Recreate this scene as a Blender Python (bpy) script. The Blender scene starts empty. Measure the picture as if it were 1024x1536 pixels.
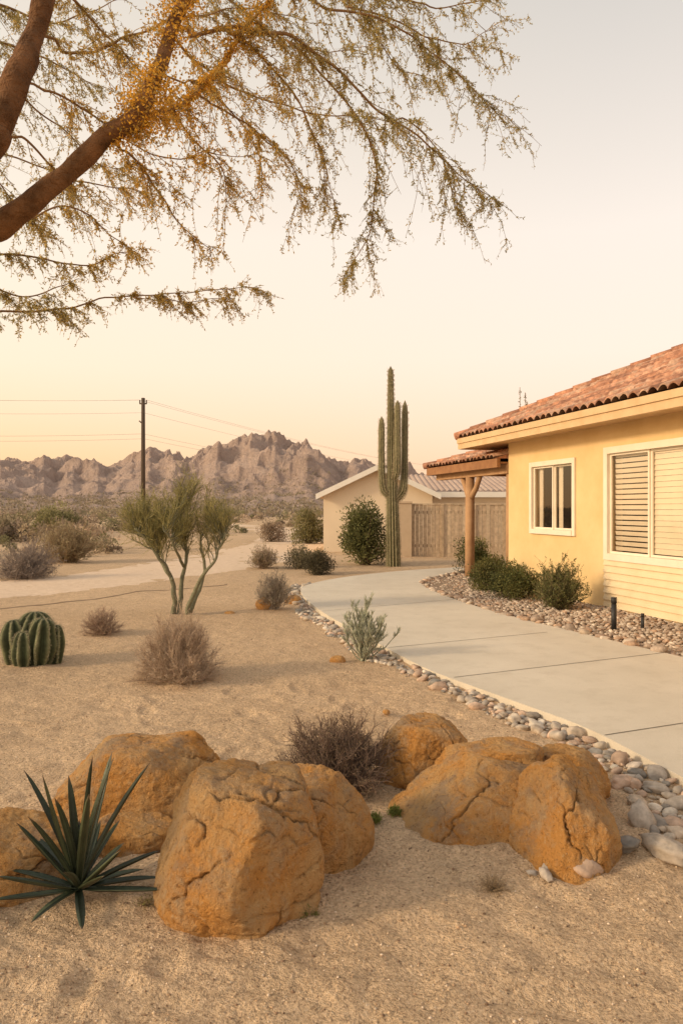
import bpy, bmesh, math, random
import numpy as np
from mathutils import Vector
random.seed(7); rng=np.random.default_rng(11)
F=1100.0; HZ=762.0; CH=1.6
def G(px,py,z=0.0):
    Y=(CH-z)*F/(py-HZ); return np.array([(px-512)/F*Y,Y,z])
def W(px,py,Y): return np.array([(px-512)/F*Y,Y,CH+(HZ-py)*Y/F])
# ---------------------------------------------------------------- noise
def _h(ix,iy,iz,s):
    n=np.sin(ix*127.1+iy*311.7+iz*74.7+s*19.19)*43758.5453
    return n-np.floor(n)
def vn(P,s=0.0):
    P=np.asarray(P,float); i=np.floor(P); f=P-i; f=f*f*(3-2*f)
    x,y,z=i[...,0],i[...,1],i[...,2]; a,b,c=f[...,0],f[...,1],f[...,2]
    def L(p,q,t): return p+(q-p)*t
    r=L(L(L(_h(x,y,z,s),_h(x+1,y,z,s),a),L(_h(x,y+1,z,s),_h(x+1,y+1,z,s),a),b),
        L(L(_h(x,y,z+1,s),_h(x+1,y,z+1,s),a),L(_h(x,y+1,z+1,s),_h(x+1,y+1,z+1,s),a),b),c)
    return r*2-1
def fbm(P,o=4,s=0.0,g=.5):
    r=0;a=1.0;P=np.asarray(P,float)
    for k in range(o): r=r+a*vn(P,s+k*3.1); a*=g; P=P*2.03+7.7
    return r
def ridged(P,o=5,s=0.0):
    r=0;a=1.0;t=0;P=np.asarray(P,float);w=1
    for k in range(o):
        n=1-np.abs(vn(P,s+k*5.3)); n=n*n*w; w=np.clip(n*1.6,0,1); r=r+a*n;t+=a;a*=.52;P=P*2.07+3.3
    return r/t
def P3(x,y,z=None):
    return np.stack([x,y,np.zeros_like(x) if z is None else z],-1)
def unit(v): return v/np.maximum(np.linalg.norm(v,axis=-1,keepdims=True),1e-9)
# ---------------------------------------------------------------- mesh
def build(name,parts,mats,smooth=False,parent=None,recenter=True):
    V=[];L=[];C=[];MI=[];LT=[];SM=[];off=0;hascol=any(len(p)>3 and p[3] is not None for p in parts)
    for p in parts:
        v=np.asarray(p[0],float).reshape(-1,3); f=np.asarray(p[1],int); mi=p[2] if len(p)>2 else 0
        V.append(v); L.append((f+off).ravel()); LT.append(np.full(len(f),f.shape[1])); MI.append(np.full(len(f),mi))
        sm=p[4] if len(p)>4 else smooth
        SM.append(np.full(len(f),sm))
        if hascol:
            c=p[3] if len(p)>3 and p[3] is not None else np.ones(3)*.5
            c=np.broadcast_to(np.asarray(c,float),(len(v),3)); C.append(c)
        off+=len(v)
    V=np.concatenate(V);L=np.concatenate(L);LT=np.concatenate(LT);MI=np.concatenate(MI);SM=np.concatenate(SM)
    loc=np.zeros(3)
    if parent is None and recenter:
        loc=np.array([V[:,0].mean(),V[:,1].mean(),V[:,2].min()]); V=V-loc
    me=bpy.data.meshes.new(name); me.vertices.add(len(V)); me.vertices.foreach_set('co',V.ravel())
    me.loops.add(len(L)); me.loops.foreach_set('vertex_index',L.astype(np.int32))
    me.polygons.add(len(LT)); ls=np.concatenate([[0],np.cumsum(LT)[:-1]]).astype(np.int32)
    me.polygons.foreach_set('loop_start',ls); me.polygons.foreach_set('loop_total',LT.astype(np.int32))
    me.polygons.foreach_set('material_index',MI.astype(np.int32)); me.polygons.foreach_set('use_smooth',SM.astype(bool))
    if hascol:
        at=me.color_attributes.new('Col','FLOAT_COLOR','POINT'); c=np.concatenate(C)
        at.data.foreach_set('color',np.concatenate([c,np.ones((len(c),1))],1).ravel())
    me.update(calc_edges=True); me.validate()
    for m in mats: me.materials.append(m)
    ob=bpy.data.objects.new(name,me); bpy.context.scene.collection.objects.link(ob); ob.location=loc
    if parent: ob.parent=parent
    return ob
def empty(name,loc=(0,0,0)):
    e=bpy.data.objects.new(name,None); e.location=(0,0,0); bpy.context.scene.collection.objects.link(e); return e
def btubes(P,R,S=3,mi=0,col=None,smooth=True):
    P=np.asarray(P,float);N,K,_=P.shape;R=np.broadcast_to(np.asarray(R,float),(N,K))
    T=unit(np.gradient(P,axis=1)); tm=unit(T.mean(1)); rv=unit(rng.normal(size=(N,3)))
    a0=unit(np.cross(tm,rv)); b=unit(np.cross(T,a0[:,None,:])); a=np.cross(b,T)
    th=np.arange(S)/S*2*np.pi
    V=P[:,:,None,:]+R[:,:,None,None]*(a[:,:,None,:]*np.cos(th)[None,None,:,None]+b[:,:,None,:]*np.sin(th)[None,None,:,None])
    n=np.arange(N)[:,None,None]*K*S; k=np.arange(K-1)[None,:,None]*S; s=np.arange(S)[None,None,:]; s2=(s+1)%S
    f=np.stack([n+k+s,n+k+s2,n+k+S+s2,n+k+S+s],-1).reshape(-1,4)
    if col is not None:
        col=np.asarray(col,float)
        if col.ndim==2: col=np.repeat(col,K*S,axis=0)
    return (V.reshape(-1,3),f,mi,col,smooth)
def tube(pts,R,S=8,mi=0,col=None,cap=True):
    pts=np.asarray(pts,float); R=np.asarray(R,float)
    if R.ndim==0: R=np.full(len(pts),float(R))
    if cap:
        pts=np.concatenate([pts[:1],pts,pts[-1:]]); R=np.concatenate([[1e-4],R,[1e-4]])
        pts[0]+=(pts[1]-pts[2])*1e-3; pts[-1]+=(pts[-2]-pts[-3])*1e-3
    return btubes(pts[None],R[None],S,mi,col)
def crom(pts,n=8):
    pts=np.asarray(pts,float); q=np.concatenate([[2*pts[0]-pts[1]],pts,[2*pts[-1]-pts[-2]]]); out=[]
    for i in range(1,len(q)-2):
        for t in np.arange(n)/n:
            out.append(.5*((2*q[i])+(-q[i-1]+q[i+1])*t+(2*q[i-1]-5*q[i]+4*q[i+1]-q[i+2])*t*t+(-q[i-1]+3*q[i]-3*q[i+1]+q[i+2])*t**3))
    out.append(pts[-1]); return np.array(out)
def curves(p0,d,L,K=5,g=0.0,wob=.06):
    N=len(p0);t=np.linspace(0,1,K); L=np.broadcast_to(L,(N,))
    P=p0[:,None]+unit(d)[:,None]*(L[:,None]*t)[:,:,None]
    P=P+np.array([0,0,-1.])*(g*L[:,None]*t**2)[:,:,None]
    w=np.cumsum(rng.normal(size=(N,K,3)),1)*(wob*L/np.sqrt(K))[:,None,None]; w-=w[:,:1]
    return P+w
def leaves(c,d,L,Wd,mi=1,col=None):
    N=len(c);d=unit(d);L=np.broadcast_to(L,(N,))[:,None];Wd=np.broadcast_to(Wd,(N,))[:,None]
    s=unit(np.cross(d,rng.normal(size=(N,3))))
    V=np.stack([c,c+d*L*.5+s*Wd*.5,c+d*L,c+d*L*.5-s*Wd*.5],1)
    f=np.arange(N*4).reshape(N,4)
    if col is not None and np.ndim(col)==2: col=np.repeat(col,4,axis=0)
    return (V.reshape(-1,3),f,mi,col,False)
def pick(P,n,t0=.2):
    N,K,_=P.shape;i=rng.integers(0,N,n);t=(t0+(1-t0)*rng.random(n))*(K-1);k=np.minimum(t.astype(int),K-2);f=(t-k)[:,None]
    a=P[i,k];b=P[i,k+1]; return a*(1-f)+b*f,unit(b-a)
def pal(cols,n,var=.15):
    cols=np.asarray(cols,float);c=cols[rng.integers(0,len(cols),n)]
    return c*(1+var*rng.normal(size=(n,1))).clip(.4,1.7)
def box(x0,x1,y0,y1,z0,z1,tf=None,mi=0,col=None):
    v=np.array([[x,y,z] for x in(x0,x1) for y in(y0,y1) for z in(z0,z1)],float)
    if tf: v=np.array([tf(*p) for p in v])
    f=np.array([[0,1,3,2],[4,6,7,5],[0,4,5,1],[2,3,7,6],[0,2,6,4],[1,5,7,3]])
    return (v,f,mi,col,False)
def ico(n):
    bm=bmesh.new();bmesh.ops.create_icosphere(bm,subdivisions=n,radius=1)
    v=np.array([x.co[:] for x in bm.verts]);f=np.array([[q.index for q in p.verts] for p in bm.faces]);bm.free();return unit(v),f
ICO={k:ico(k) for k in(2,3,7)}
def inpoly(x,y,poly):
    c=np.zeros(len(x),bool);n=len(poly)
    for i in range(n):
        x1,y1=poly[i][:2];x2,y2=poly[(i+1)%n][:2]
        if y1==y2: continue
        m=((y1>y)!=(y2>y))&(x<(x2-x1)*(y-y1)/(y2-y1)+x1); c^=m
    return c
# ---------------------------------------------------------------- materials
class NT:
    def __init__(s,name):
        s.m=bpy.data.materials.new(name);s.m.use_nodes=True;s.t=s.m.node_tree;s.n=s.t.nodes;s.b=s.n['Principled BSDF'];s.out=s.n['Material Output']
        s.tc=s.n.new('ShaderNodeTexCoord')
    def link(s,a,b): s.t.links.new(a,b)
    def noise(s,sc,det=4,rough=.55,vec=None,dist=0):
        n=s.n.new('ShaderNodeTexNoise');n.inputs['Scale'].default_value=sc;n.inputs['Detail'].default_value=det;n.inputs['Roughness'].default_value=rough;n.inputs['Distortion'].default_value=dist
        s.link(vec or s.tc.outputs['Object'],n.inputs['Vector']);return n.outputs[0]
    def vor(s,sc,feat='F1',vec=None,out=0):
        n=s.n.new('ShaderNodeTexVoronoi');n.feature=feat;n.inputs['Scale'].default_value=sc;s.link(vec or s.tc.outputs['Object'],n.inputs['Vector']);return n.outputs[out]
    def ramp(s,f,stops):
        n=s.n.new('ShaderNodeValToRGB');e=n.color_ramp.elements
        while len(e)<len(stops): e.new(.5)
        for i,(p,c) in enumerate(stops):
            e[i].position=p;e[i].color=(*(c if hasattr(c,'__len__') else (c,c,c)),1)
        s.link(f,n.inputs[0]);return n.outputs[0]
    def mix(s,f,a,b,mode='MIX'):
        n=s.n.new('ShaderNodeMix');n.data_type='RGBA';n.blend_type=mode
        for i,v in((0,f),(6,a),(7,b)):
            if isinstance(v,bpy.types.NodeSocket): s.link(v,n.inputs[i])
            elif i==0: n.inputs[0].default_value=v
            else: n.inputs[i].default_value=(*v,1)
        return n.outputs[2]
    def madd(s,a,k,b=None):
        n=s.n.new('ShaderNodeMath');n.operation='MULTIPLY_ADD';s.link(a,n.inputs[0]);n.inputs[1].default_value=k
        if b is None: n.inputs[2].default_value=0
        else: s.link(b,n.inputs[2])
        return n.outputs[0]
    def attr(s):
        n=s.n.new('ShaderNodeAttribute');n.attribute_name='Col';return n.outputs['Color']
    def col(s,c,rough=.8,spec=.3):
        if isinstance(c,bpy.types.NodeSocket): s.link(c,s.b.inputs['Base Color'])
        else: s.b.inputs['Base Color'].default_value=(*c,1)
        s.b.inputs['Roughness'].default_value=rough;s.b.inputs['Specular IOR Level'].default_value=spec
    def bump(s,h,dist=.02,st=1.0,prev=None):
        n=s.n.new('ShaderNodeBump');n.inputs['Distance'].default_value=dist;n.inputs['Strength'].default_value=st
        s.link(h,n.inputs['Height'])
        if prev: s.link(prev,n.inputs['Normal'])
        s.link(n.outputs[0],s.b.inputs['Normal']);return n.outputs[0]
def simple(name,c1,c2,sc=8,rough=.8,bs=60,bd=.003,spec=.3,metal=0):
    m=NT(name);m.col(m.mix(m.ramp(m.noise(sc,5),[(.3,0.),(.7,1.)]),c1,c2),rough,spec);m.bump(m.noise(bs,3),bd);m.b.inputs['Metallic'].default_value=metal;return m.m
def attrmat(name,rough=.8,sc=30,bs=80,bd=.002,spec=.3,var=(.75,1.2)):
    m=NT(name);c=m.mix(1.0,m.attr(),m.ramp(m.noise(sc,4),[(.3,var[0]),(.7,var[1])]),'MULTIPLY');m.col(c,rough,spec)
    if bd: m.bump(m.noise(bs,3),bd)
    return m.m
def leafmat(name,tr=.35):
    m=NT(name);a=m.attr();m.col(a,.6,.2)
    t=m.n.new('ShaderNodeBsdfTranslucent');m.link(a,t.inputs[0]);x=m.n.new('ShaderNodeMixShader');x.inputs[0].default_value=tr
    m.link(m.b.outputs[0],x.inputs[1]);m.link(t.outputs[0],x.inputs[2]);m.link(x.outputs[0],m.out.inputs[0]);return m.m
M_leaf=leafmat('leaf');M_leafT=leafmat('backlit_leaf',.5);M_bark=attrmat('twig_bark',.85,40,0,0);M_barkR=attrmat('rough_bark',.9,16,45,.02,.15,(.5,1.35))
# sand
m=NT('desert_sand')
big=m.noise(.35,4,.6);fine=m.noise(85,3,.75);med=m.noise(5,6,.68)
c=m.mix(m.ramp(big,[(.35,0.),(.65,1.)]),(.69,.495,.315),(.59,.415,.255))
c=m.mix(m.ramp(med,[(.36,0.),(.72,.55)]),c,(.46,.315,.19))
c=m.mix(m.ramp(fine,[(.32,.8),(.48,0.)]),c,(.20,.125,.075))
c=m.mix(m.ramp(fine,[(.56,0.),(.72,.7)]),c,(.82,.65,.46))
sp=m.vor(60,out=1)
c=m.mix(.30,c,m.mix(1.0,c,m.ramp(sp,[(0,.3),(1,1.7)]),'MULTIPLY'))
m.col(c,.95,.1)
h=m.madd(fine,.012,m.madd(med,.07,m.madd(m.noise(24,4,.7),.022)))
m.bump(h,1.0,1.0)
M_sand=m.m
m=NT('concrete')
c=m.mix(m.ramp(m.noise(.9,6,.6),[(.35,0.),(.7,1.)]),(.68,.605,.49),(.58,.51,.405))
c=m.mix(m.ramp(m.noise(160,3,.6),[(.35,.25),(.55,0.)]),c,(.36,.31,.24));c=m.mix(m.ramp(m.noise(4,6,.7),[(.5,0.),(.8,.45)]),c,(.42,.35,.26))
m.col(c,.85,.25);m.bump(m.noise(120,3),.002);M_conc=m.m
m=NT('sandstone')
n1=m.noise(2.6,6,.6,dist=.6);n2=m.noise(6,8,.72);n3=m.noise(48,5,.72)
c=m.mix(m.ramp(n1,[(.40,0.),(.60,1.)]),(.70,.335,.095),(.68,.42,.19))
c=m.mix(m.ramp(n2,[(.49,0.),(.62,.8)]),c,(.58,.385,.215))
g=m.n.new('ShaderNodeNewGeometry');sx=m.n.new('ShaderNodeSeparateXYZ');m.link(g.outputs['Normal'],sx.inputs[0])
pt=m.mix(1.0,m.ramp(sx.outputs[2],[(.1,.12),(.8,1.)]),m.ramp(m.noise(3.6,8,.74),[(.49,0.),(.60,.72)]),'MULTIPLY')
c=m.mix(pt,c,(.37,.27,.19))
c=m.mix(m.ramp(m.noise(13,7,.75),[(.58,0.),(.66,.5)]),c,(.30,.16,.08))
c=m.mix(m.ramp(n3,[(.30,.8),(.43,0.)]),c,(.20,.095,.04));c=m.mix(m.ramp(n3,[(.57,0.),(.72,.6)]),c,(.84,.60,.33))
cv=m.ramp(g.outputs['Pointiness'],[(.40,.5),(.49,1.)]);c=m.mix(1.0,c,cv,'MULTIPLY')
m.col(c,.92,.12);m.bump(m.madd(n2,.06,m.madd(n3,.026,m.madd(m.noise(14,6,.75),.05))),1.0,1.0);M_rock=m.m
M_stone=attrmat('river_stone',.8,22,60,.004,.25,(.65,1.22));M_grit=attrmat('grit',.9,22,0,0,.2)
m=NT('stucco')
c=m.mix(m.ramp(m.noise(1.1,6,.65),[(.35,0.),(.7,1.)]),(.75,.545,.285),(.66,.455,.215))
c=m.mix(m.ramp(m.noise(.5,8,.75),[(.55,0.),(.75,.35)]),c,(.56,.38,.19))
m.col(c,.92,.1);m.bump(m.noise(60,4,.7),.006,.8);M_stucco=m.m
M_trim=simple('window_trim',(.80,.71,.57),(.74,.64,.50),5,.6)
M_fascia=simple('fascia_wood',(.66,.46,.26),(.57,.38,.20),4,.7)
M_siding=simple('lap_siding',(.75,.60,.39),(.68,.53,.33),3,.7)
M_wood=simple('timber',(.34,.17,.075),(.24,.11,.05),6,.8,40,.006)
M_dark=simple('dark_interior',(.06,.05,.035),(.08,.065,.045),3,.9)
M_white=simple('white_paint',(.80,.76,.69),(.74,.70,.62),3,.6)
M_cream=simple('cream_stucco',(.76,.63,.46),(.70,.575,.42),1.0,.9,60,.006)
M_black=simple('black_metal',(.02,.02,.02),(.035,.032,.03),12,.45)
M_tile=attrmat('terracotta_tile',.85,14,90,.003,.15,(.6,1.3))
m=NT('window_glass');gl_=m.n.new('ShaderNodeBsdfGlossy');gl_.inputs['Roughness'].default_value=.02;gl_.inputs[0].default_value=(.97,.95,.92,1);tr_=m.n.new('ShaderNodeBsdfTransparent');tr_.inputs[0].default_value=(.93,.90,.85,1);fr_n=m.n.new('ShaderNodeFresnel');fr_n.inputs[0].default_value=1.7;mx_=m.n.new('ShaderNodeMixShader');m.link(m.madd(fr_n.outputs[0],1.3,None),mx_.inputs[0]);m.link(tr_.outputs[0],mx_.inputs[1]);m.link(gl_.outputs[0],mx_.inputs[2]);m.link(mx_.outputs[0],m.out.inputs[0]);M_glass=m.m
M_blind=simple('blind_slat',(.86,.79,.68),(.80,.72,.60),3,.6)
m=NT('hazed_mountain_rock')
n=m.noise(.03,9,.75);n2=m.noise(.16,7,.75)
c=m.mix(m.ramp(n,[(.35,0.),(.65,1.)]),(.56,.425,.355),(.47,.35,.29))  # rock tones lightened, so distance haze is painted into the base colour
c=m.mix(m.ramp(n2,[(.3,.6),(.48,0.)]),c,(.33,.245,.20));c=m.mix(m.ramp(n2,[(.56,0.),(.70,.55)]),c,(.66,.52,.44))
m.col(c,1,.0);m.bump(n2,4.5,1.0);M_mtn=m.m
# ---------------------------------------------------------------- layout curves
dl=crom([G(*p) for p in[(690,853),(600,859),(520,868),(462,880),(452,893),(480,920),(560,967),(640,1010),(760,1056),(880,1102),(1024,1178),(1250,1290)]],8)
dl=np.concatenate([dl,[[2.9,2.1,0],[4.2,.6,0]]])
dr=crom([np.array([5.9,.9,0]),np.array([4.6,5.2,0])]+[G(*p) for p in[(1024,992),(880,957),(760,927),(680,902),(640,885),(632,876),(650,868),(700,858)]],8)
poly=np.concatenate([dl,dr])
def dist_to(x,y,line):
    d=np.full(x.shape,1e9)
    for i in range(len(line)-1):
        a=line[i,:2];b=line[i+1,:2];ab=b-a;t=((x-a[0])*ab[0]+(y-a[1])*ab[1])/(ab@ab+1e-9);t=np.clip(t,0,1)
        d=np.minimum(d,np.hypot(x-a[0]-t*ab[0],y-a[1]-t*ab[1]))
    return d
pr=np.random.default_rng(5);FP=np.stack([pr.uniform(-1.6,1.5,60),pr.uniform(1.9,6.5,60),pr.uniform(0,3.14,60)],1)
def gh(x,y):
    x=np.asarray(x,float);y=np.asarray(y,float)
    r=np.hypot(x,y)
    h=.022*fbm(P3(x*.55,y*.55),3,1)+.012*fbm(P3(x*2.3,y*2.3),3,4)
    near=np.clip(1-(r-4)/10,0,1)
    h=h+near*(.011*fbm(P3(x*8,y*11),3,8)-.028*np.clip(fbm(P3(x*3.1+1,y*5),2,21)-.2,0,1))
    fg=np.clip((3.4-y)/.8,0,1)*np.clip(fbm(P3(x*.9,y*.9),2,33)+.8,0,1);ph=(x*.55+y*1.0+.16*vn(P3(x*2,y*2),9))*2*np.pi/.105;h=h+fg*.0055*np.sin(ph)*(1+.6*vn(P3(x*6,y*6),10))
    for fx,fy,a in FP:
        dx=(x-fx)*math.cos(a)+(y-fy)*math.sin(a);dy=-(x-fx)*math.sin(a)+(y-fy)*math.cos(a);q=(dx/.13)**2+(dy/.055)**2
        h=h-.013*np.exp(-q*q)+.006*np.exp(-(np.sqrt(q+1e-6)-1.45)**2*9)
    return h-.01
# ---------------------------------------------------------------- ground
def axis(a,b,step,lo,hi,gr):
    c=list(np.arange(a,b,step));s=step;v=b
    while v<hi: c.append(v);s*=gr;v+=s
    c.append(hi);s=step;v=a-step;p=[]
    while v>lo: p.append(v);s*=gr;v-=s
    return np.array([lo]+p[::-1]+c)
xs=axis(-2.6,2.6,.020,-1500,1500,1.035);ys=axis(1.6,6,.022,-60,1600,1.03)
X,Y=np.meshgrid(xs,ys);Z=gh(X,Y)
far=np.clip((np.hypot(X,Y)-60)/200,0,1);Z=Z*(1-far)
nx,ny=len(xs),len(ys);i=np.arange(ny-1)[:,None]*nx+np.arange(nx-1)[None]
Fc=np.stack([i,i+1,i+nx+1,i+nx],-1).reshape(-1,4)
build('desert_ground',[(P3(X,Y,Z),Fc)],[M_sand],True,recenter=False)
def slab(name,poly,z,th,mat):
    bm=bmesh.new();top=[bm.verts.new((p[0],p[1],z)) for p in poly];f=bm.faces.new(top)
    r=bmesh.ops.extrude_face_region(bm,geom=[f]);
    for v in[q for q in r['geom'] if isinstance(q,bmesh.types.BMVert)]: v.co.z=z-th
    bmesh.ops.recalc_face_normals(bm,faces=bm.faces);
    me=bpy.data.meshes.new(name);bm.to_mesh(me);bm.free();me.materials.append(mat);o=bpy.data.objects.new(name,me);bpy.context.scene.collection.objects.link(o);return o
P=crom([G(a,b) for a,b in[(-500,905),(-120,893),(60,878),(200,862),(330,842),(410,822),(450,808)]]+[np.array([-4,52,0]),np.array([-16,80,0])],10)
d=unit(np.gradient(P,axis=0));nn=np.stack([-d[:,1],d[:,0],0*d[:,0]],1);wd=np.linspace(1.3,2.6,len(P));vv=[]
for k in np.linspace(-1,1,15):
    q=P+nn*(wd*k*(1+.12*vn(P3(P[:,0]*.8,P[:,1]*.8+k),3)))[:,None];q[:,2]=gh(q[:,0],q[:,1])*1.0+.006-.012*abs(k)**6;vv.append(q)
vv=np.stack(vv,1);K,S_=vv.shape[:2];i=np.arange(K-1)[:,None]*S_+np.arange(S_-1)[None];f=np.stack([i,i+1,i+S_+1,i+S_],-1).reshape(-1,4)
m=NT('pale_dirt');n=m.noise(6,6,.7);m.col(m.mix(m.ramp(n,[(.35,0.),(.65,1.)]),(.74,.57,.42),(.64,.475,.33)),.95,.1);m.bump(m.noise(20,4,.7),.02);M_dirt=m.m
build('dirt_road',[(vv,f)],[M_dirt],True,recenter=False)
DZ=.045
par=empty('concrete_driveway')
o=slab('slab',poly,DZ,.12,M_conc);o.parent=par
M_joint=simple('dark_joint',(.14,.115,.085),(.18,.15,.115),9,.95)  # dark colour for the thin joint strips laid just above the slab
jp=[]
for a,b in[((573,972),(820,948)),((652,1019),(1010,977)),((888,1105),(1130,1068)),((478,917),(700,897))]:
    A=G(*a,z=DZ+.003);B=G(*b,z=DZ+.003);nseg=60;T=np.linspace(0,1,nseg)[:,None];Q=A*(1-T)+B*T;ins=inpoly(Q[:,0],Q[:,1],poly)
    idx=np.where(ins)[0]
    if len(idx)<2: continue
    A,B=Q[idx[0]],Q[idx[-1]];d=unit(B-A);n=np.array([-d[1],d[0],0])*.005
    jp.append((np.array([A-n,B-n,B+n,A+n]),np.array([[0,1,2,3]])))
build('expansion_joints',jp,[M_joint],parent=par)
# ---------------------------------------------------------------- stones
SC=[(.48,.385,.29),(.54,.45,.35),(.40,.335,.27),(.26,.235,.205),(.46,.325,.235),(.54,.385,.28),(.62,.54,.44),(.34,.295,.25),(.44,.37,.30)]
def stones(xy,r,lvl=2,flat=.62,sink=.3,cols=SC,zb=None):
    V0,F0=ICO[lvl];N=len(xy);sc=r[:,None]*np.stack([1+.35*rng.random(N),.75+.3*rng.random(N),flat*(.75+.45*rng.random(N))],1)
    V=np.broadcast_to(V0,(N,)+V0.shape).copy()
    for k in range(4):
        a=rng.normal(size=(N,3))*(1.6+k);V=V*(1+.085*np.sin(np.einsum('nij,nj->ni',V,a)+rng.random((N,1))*6.28))[:,:,None]
    V=V*sc[:,None,:];tx=rng.normal(size=N)*.25;c,s=np.cos(tx)[:,None],np.sin(tx)[:,None]
    V=np.stack([V[...,0]*c-V[...,2]*s,V[...,1],V[...,0]*s+V[...,2]*c],-1)
    th=rng.random(N)*6.28;c,s=np.cos(th)[:,None],np.sin(th)[:,None];V=np.stack([V[...,0]*c-V[...,1]*s,V[...,0]*s+V[...,1]*c,V[...,2]],-1)
    z=gh(xy[:,0],xy[:,1])+sc[:,2]*(1-2*sink*.5)-sc[:,2]*sink*.5
    if zb is not None: z=z+zb
    V=V+np.stack([xy[:,0],xy[:,1],z],1)[:,None,:]
    f=(F0[None]+np.arange(N)[:,None,None]*len(V0)).reshape(-1,3)
    return (V.reshape(-1,3),f,0,np.repeat(pal(cols,N,.12),len(V0),axis=0),True)
def dart(cand,rad,k=.85):
    acc=[];ar=[];cell={};cs=.22
    for p,r in zip(cand,rad):
        ix,iy=int(p[0]//cs),int(p[1]//cs);ok=True
        for a in(-1,0,1):
            for b in(-1,0,1):
                for q in cell.get((ix+a,iy+b),()):
                    if (p[0]-acc[q][0])**2+(p[1]-acc[q][1])**2<(k*(r+ar[q]))**2: ok=False;break
                if not ok:break
            if not ok:break
        if ok: cell.setdefault((ix,iy),[]).append(len(acc));acc.append(p);ar.append(r)
    return np.array(acc),np.array(ar)
left=dl[24:]
cand=np.stack([rng.uniform(-1.5,3.2,70000),rng.uniform(2.4,16,70000)],1)
d=dist_to(cand[:,0],cand[:,1],left);w=np.interp(cand[:,1],[2.4,3.4,4.2,5,6.5,9,16],[.8,.60,.44,.27,.26,.26,.3])*(1+.4*vn(P3(cand[:,0]*3,cand[:,1]*3),2))
ok=(d<w)&(d>.03)&~inpoly(cand[:,0],cand[:,1],poly)
cand=cand[ok];rad=np.concatenate([rng.uniform(.028,.062,340),rng.uniform(.020,.038,900),rng.uniform(.007,.028,len(cand))])[:len(cand)]
A,R=dart(cand,rad,.80)
big=R>.035
build('river_rock_border',[stones(A[big],R[big],3),stones(A[~big],R[~big],2)],[M_stone])
hp=[(935,1270,.078,3),(1000,1275,.095,2),(960,1228,.075,8),(1010,1228,.06,4),(985,1180,.06,7),(877,1300,.075,5),(822,1296,.035,2),(818,1308,.03,2),(798,1301,.02,7),(930,1172,.06,4),(1015,1200,.06,2),(955,1200,.05,0)]
ps=[]
for x,y,r,ci in hp:
    g=G(x,y+6,0); ps.append(stones(g[None,:2],np.array([r]),3,.6,.3,[SC[ci]]))
build('river_cobbles',ps,[M_stone])
CX,CY=7.05-.25*14.77,14.77
wallpts=[np.array([7.05-.25*y,y,0]) for y in(1.5,9.85,14.7)]
bed=np.concatenate([dr,[[2.7,18.2,0],[3.0,17.5,0]],wallpts[::-1]])
bedo=slab('gravel_bed',bed,.02,.05,simple('bed_soil',(.34,.25,.17),(.25,.18,.125),14,.95,50,.02))
cand=np.stack([rng.uniform(.5,6,70000),rng.uniform(4,19,70000)],1);ok=inpoly(cand[:,0],cand[:,1],bed);cand=cand[ok]
de=dist_to(cand[:,0],cand[:,1],dr);cand=cand[np.argsort(de+rng.random(len(de))*.7)]
rad=np.concatenate([rng.uniform(.045,.085,240),rng.uniform(.014,.040,len(cand))])[:len(cand)];A,R=dart(cand,rad,.86)
BC=[(.48,.38,.29),(.38,.29,.22),(.54,.43,.33),(.32,.23,.17),(.46,.31,.21),(.58,.48,.38)]
so_=build('gravel_bed_stones',[stones(A,R,2,.6,.3,BC,zb=.03)],[M_stone],parent=bedo)
N=26000;yy=1.7+rng.random(N)**1.6*9;xx=(rng.random(N)-.5)*1.25*yy
ok=~inpoly(xx,yy,poly);xx,yy=xx[ok],yy[ok];N=len(xx);r=.0016+.005*rng.random(N)**4
oc=np.array([[1,0,0],[-1,0,0],[0,1,0],[0,-1,0],[0,0,1],[0,0,-1.]]);of=np.array([[0,2,4],[2,1,4],[1,3,4],[3,0,4],[2,0,5],[1,2,5],[3,1,5],[0,3,5]])
V=oc[None]*(r[:,None]*(.6+.8*rng.random((N,3))))[:,None,:]+np.stack([xx,yy,gh(xx,yy)+r*.2],1)[:,None,:]
build('sand_grit',[(V.reshape(-1,3),(of[None]+np.arange(N)[:,None,None]*6).reshape(-1,3),0,np.repeat(pal([(.58,.43,.28),(.40,.27,.17),(.22,.14,.09),(.70,.56,.42)],N,.2),6,axis=0),True)],[M_grit])
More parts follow.
